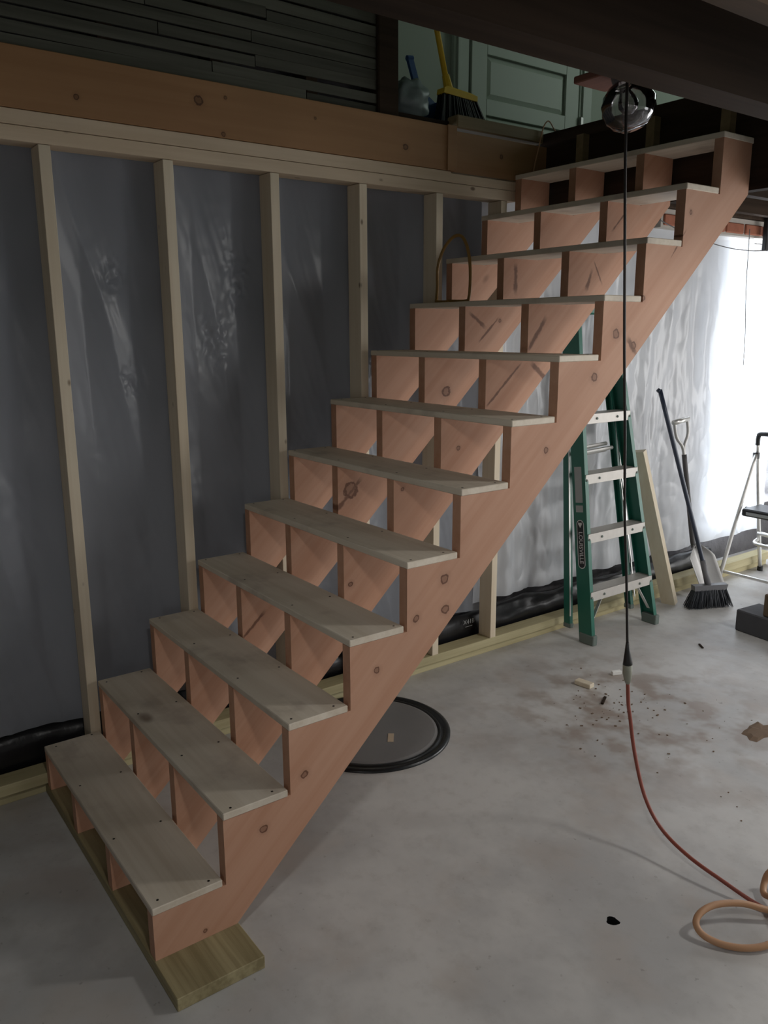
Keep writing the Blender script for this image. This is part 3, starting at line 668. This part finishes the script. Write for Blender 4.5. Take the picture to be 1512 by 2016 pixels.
tag(mesh_obj('dirt_clump', bm, M_crumb, loc=(1.29, 2.54, 0)), 'flat brown clump of dirt on the floor at the right edge', 'dirt')

# ------------------------------------------------------------------ cords and lamp
pc = empty('hanging_cord', (1.365, 1.34, .55)); tag(pc, 'thin black cord hanging straight down from the dark beam to a plug', 'cord')
def rel(pts, o): return [Vector(p)-o for p in pts]
O = Vector((1.365, 1.34, .55))
mesh_obj('cord', tube(bmesh.new(), catmull(rel([(1.366, 1.328, 2.42), (1.363, 1.334, 2.29), (1.363, 1.343, 2.12), (1.366, 1.362, 1.85), (1.369, 1.382, 1.578), (1.371, 1.404, 1.35), (1.370, 1.425, 1.122), (1.372, 1.452, .90), (1.370, 1.482, .66)], O), 5), .0042, 7), M_cordblk, pc, True)
mesh_obj('plug', tube(bmesh.new(), rel([(1.370, 1.481, .675), (1.370, 1.484, .64), (1.371, 1.487, .61), (1.371, 1.488, .598)], O), [.005, .009, .014, .0155], 12), M_black, pc, True)
xc = empty('extension_cord', (1.372, 1.49, .55)); tag(xc, 'red brown extension cord falling from the plug and sweeping across the floor', 'cord')
O = Vector((1.372, 1.49, .55))
mesh_obj('socket', tube(bmesh.new(), rel([(1.371, 1.488, .5975), (1.371, 1.489, .57), (1.372, 1.492, .545), (1.372, 1.494, .53)], O), [.0155, .015, .012, .007], 12), M_plug, xc, True)
mesh_obj('cord', tube(bmesh.new(), catmull(rel([(1.372, 1.493, .535), (1.368, 1.510, .45), (1.366, 1.526, .40), (1.385, 1.536, .28), (1.455, 1.506, .165), (1.531, 1.493, .093), (1.633, 1.483, .058), (1.752, 1.487, .036), (1.888, 1.509, .009), (2.05, 1.56, .0065), (2.3, 1.7, .0065)], O), 6), .0062, 8), M_cordred, xc, True)
tc = [(2.10, 1.66, .012), (1.98, 1.56, .02), (1.905, 1.476, .035), (1.856, 1.424, .05), (1.818, 1.357, .055), (1.806, 1.300, .05), (1.813, 1.265, .035), (1.841, 1.257, .020), (1.886, 1.275, .012), (1.935, 1.316, .012), (1.968, 1.374, .018), (1.972, 1.44, .03), (1.935, 1.50, .045), (1.885, 1.54, .03), (1.850, 1.555, .018), (1.832, 1.588, .03), (1.836, 1.604, .06), (1.860, 1.640, .08), (1.93, 1.70, .05), (2.05, 1.78, .012)]
tag(mesh_obj('coiled_cord', tube(bmesh.new(), catmull(tc, 6), .0095, 9), M_tan, smooth=True), 'tan cord curled in a loop on the floor at the lower right', 'cord')
# ribbed glass lamp under the beam
lp = empty('pendant_lamp', (1.285, 1.40, 2.345)); tag(lp, 'unlit lamp with a clear ribbed glass globe under the dark beam', 'lamp')
mesh_obj('mounting_board', box((-.125, -.05, -.008), (.06, .09, .012), .003), wood('reddish_board', (.20, .085, .06), (.12, .05, .035), 0), lp)
Mx = Matrix.Rotation(-.30, 4, 'Y') @ Matrix.Rotation(.12, 4, 'X')
prof_l = [(.024, -.012), (.026, -.03), (.034, -.042)]
for i in range(14):
    a = i/13; ang = .45+a*2.2; r = .074*math.sin(ang); zz = -.085+.060*math.cos(ang)*1.15-.006
    prof_l.append((max(r+(.0018 if i % 2 else -.0012), .004), zz))
prof_l.append((0, prof_l[-1][1]-.002))
mesh_obj('glass_globe', lathe(bmesh.new(), prof_l, 40, Mx), M_glass, lp, True)
mesh_obj('lamp_socket', lathe(bmesh.new(), [(0, 0), (.027, 0), (.027, -.022), (.018, -.03), (0, -.03)], 20, Mx), M_greyplast, lp)
mesh_obj('bulb', lathe(bmesh.new(), [(.012, -.035), (.014, -.05), (.026, -.075), (.028, -.09), (.020, -.108), (0, -.115)], 20, Mx), M_glass, lp, True)
# fill bulbs added out of view between the joists to brighten floor and steps
M_em = NT('fill_bulb_glow'); e_ = M_em.n('ShaderNodeEmission'); e_.inputs[0].default_value = (1, .93, .84, 1); e_.inputs[1].default_value = 8.; M_em = M_em.done(e_.outputs[0])
def fill_bulb(x, y, watts, soft, label):
    bb = empty('added_bulb_fixture', (x, y, 2.494)); tag(bb, label, 'lamp', 'added fill bulbs between the joists')
    mesh_obj('base', lathe(bmesh.new(), [(0, 0), (.055, 0), (.055, -.012), (.030, -.03), (.024, -.05), (0, -.05)], 24), M_white, bb)
    mesh_obj('bulb', lathe(bmesh.new(), [(.016, -.05), (.03, -.058), (.052, -.075), (.062, -.10), (.052, -.128), (.03, -.146), (0, -.152)], 24), M_em, bb, True)
    l = bpy.data.lights.new('fill_bulb_light', 'POINT'); l.energy = watts; l.shadow_soft_size = soft; l.color = (1, .98, .94)
    o = bpy.data.objects.new('fill_bulb_light', l); COL.objects.link(o); o.location = (0, 0, -.235); o.parent = bb
fill_bulb(2.7, 3.02, 60, .18, 'added unseen fill bulb under the ceiling right of the green ladder')
fill_bulb(2.40, -.18, 22, .07, 'added unseen fill bulb under the ceiling in front of the stair foot')
# cable loop on the ninth tread
cl = [(.10, 1.835, 1.7745), (.03, 1.80, 1.7745), (.008, 1.812, 1.79), (.004, 1.82, 1.84), (.007, 1.818, 1.92), (.035, 1.825, 1.995), (.085, 1.835, 2.043), (.135, 1.84, 2.045), (.168, 1.845, 2.00), (.182, 1.85, 1.93), (.186, 1.85, 1.85), (.182, 1.848, 1.79), (.17, 1.84, 1.7745), (.12, 1.78, 1.7745)]
tag(mesh_obj('cable_loop', tube(bmesh.new(), catmull(cl, 6), .0070, 8), M_cable, smooth=True), 'brown yellow cable looped up from the ninth tread against the left stringer', 'cable')
wl = [(.006, 2.395, 2.36), (.004, 2.415, 2.43), (.0035, 2.437, 2.50), (.004, 2.457, 2.575), (.006, 2.478, 2.607), (.006, 2.50, 2.610), (.004, 2.53, 2.585), (.002, 2.56, 2.563)]
tag(mesh_obj('thin_wire', tube(bmesh.new(), catmull(wl, 6), .0032, 6), M_tan, smooth=True), 'thin tan wire curling over the end of the new beam', 'wire')
tag(mesh_obj('string_line', tube(bmesh.new(), catmull([(.20, 3.1, 2.20), (.2, 3.4, 2.135), (.2, 3.667, 2.101), (.2, 3.897, 2.089), (.2, 4.175, 2.103), (.2, 4.9, 2.2), (.2, 5.8, 2.34)], 8), .0028, 6), M_shaft, smooth=True), 'thin dark wire strung across in front of the plastic by the opening', 'wire')
tag(mesh_obj('pull_string', tube(bmesh.new(), catmull([(-.07, 4.42, 2.26), (-.065, 4.43, 1.9), (-.06, 4.46, 1.6), (-.06, 4.468, 1.42)], 8), .0028, 6), M_silver, smooth=True), 'thin pale string dangling in front of the bright opening', 'string')

# ------------------------------------------------------------------ broom, dustpan and bag upstairs
ub = empty('upright_broom', (-.13, 2.03, 2.549)); tag(ub, 'broom with yellow handle and black bristles standing at the upper floor edge', 'broom')
mesh_obj('handle', tube(bmesh.new(), [(0, -.045, .14), (-.03, -.15, .60), (-.06, -.28, 1.15)], .0125, 10), M_yellow, ub, True)
bm = bmesh.new(); v = []
for z, a0, a1, w in ((.118, -.092, .108, .026), (.140, -.088, .108, .026), (.150, -.065, .07, .02)):
    v.append([bm.verts.new(p) for p in ((-w, a0, z+.01), (w, a0, z+.01), (w, a1, z), (-w, a1, z))])
for a, b in zip(v, v[1:]):
    for j in range(4): bm.faces.new((a[j], a[(j+1) % 4], b[(j+1) % 4], b[j]))
bm.faces.new(v[0][::-1]); bm.faces.new(v[-1]); tube(bm, [(0, -.040, .14), (-.006, -.058, .21)], [.022, .016], 10)
mesh_obj('head_cap', bm, M_yellow, ub)
bm = bmesh.new()
for i in range(360):
    u = random.random(); w = random.uniform(-1, 1); a = Vector((w*.022, -.088+u*.19, .128)); b = Vector((w*.034, -.105+u*.285+random.uniform(-.006, .006), .001+random.random()*.006)); tube(bm, [a, b], [.0032, .0016], 4)
o = mesh_obj('bristles', bm, M_black, ub); o['kind'] = 'stuff'
dp = empty('dustpan', (-.275, 1.93, 2.549)); tag(dp, 'blue dustpan standing behind the yellow broom upstairs', 'dustpan')
mesh_obj('pan', prism(bmesh.new(), [(-.09, 0), (.12, 0), (.10, .13), (.03, .17), (-.03, .17), (-.08, .13)], -.004, .004), M_blue, dp)
mesh_obj('pan_side', prism(bmesh.new(), [(-.09, 0), (-.082, 0), (-.072, .13), (-.08, .13)], 0, .045), M_blue, dp); mesh_obj('pan_side', prism(bmesh.new(), [(.112, 0), (.12, 0), (.10, .13), (.092, .13)], 0, .045), M_blue, dp)
bm = bmesh.new(); bar(bm, (0, .0, .16), (-.01, -.045, .30), .030, .016, (1, 0, 0)); tube(bm, [(-.01, -.060, .298), (-.01, -.028, .302)], .012, 8); mesh_obj('handle', bm, M_blue, dp)
def bag_mesh():
    bm = bmesh.new(); bmesh.ops.create_icosphere(bm, subdivisions=4, radius=1)
    for v in bm.verts:
        c = v.co; f = 1+.22*noise.noise(c*2.1)+.08*noise.noise(c*6)
        v.co = Vector((c.x*.07*f, c.y*.095*f, .078+c.z*.085*f)); v.co.z = max(v.co.z, 0)
    return bm
tag(mesh_obj('plastic_bag', bag_mesh(), M_bag, smooth=True, loc=(-.145, 1.775, 2.549)), 'grey plastic bag slumped at the upper floor edge left of the broom', 'bag')
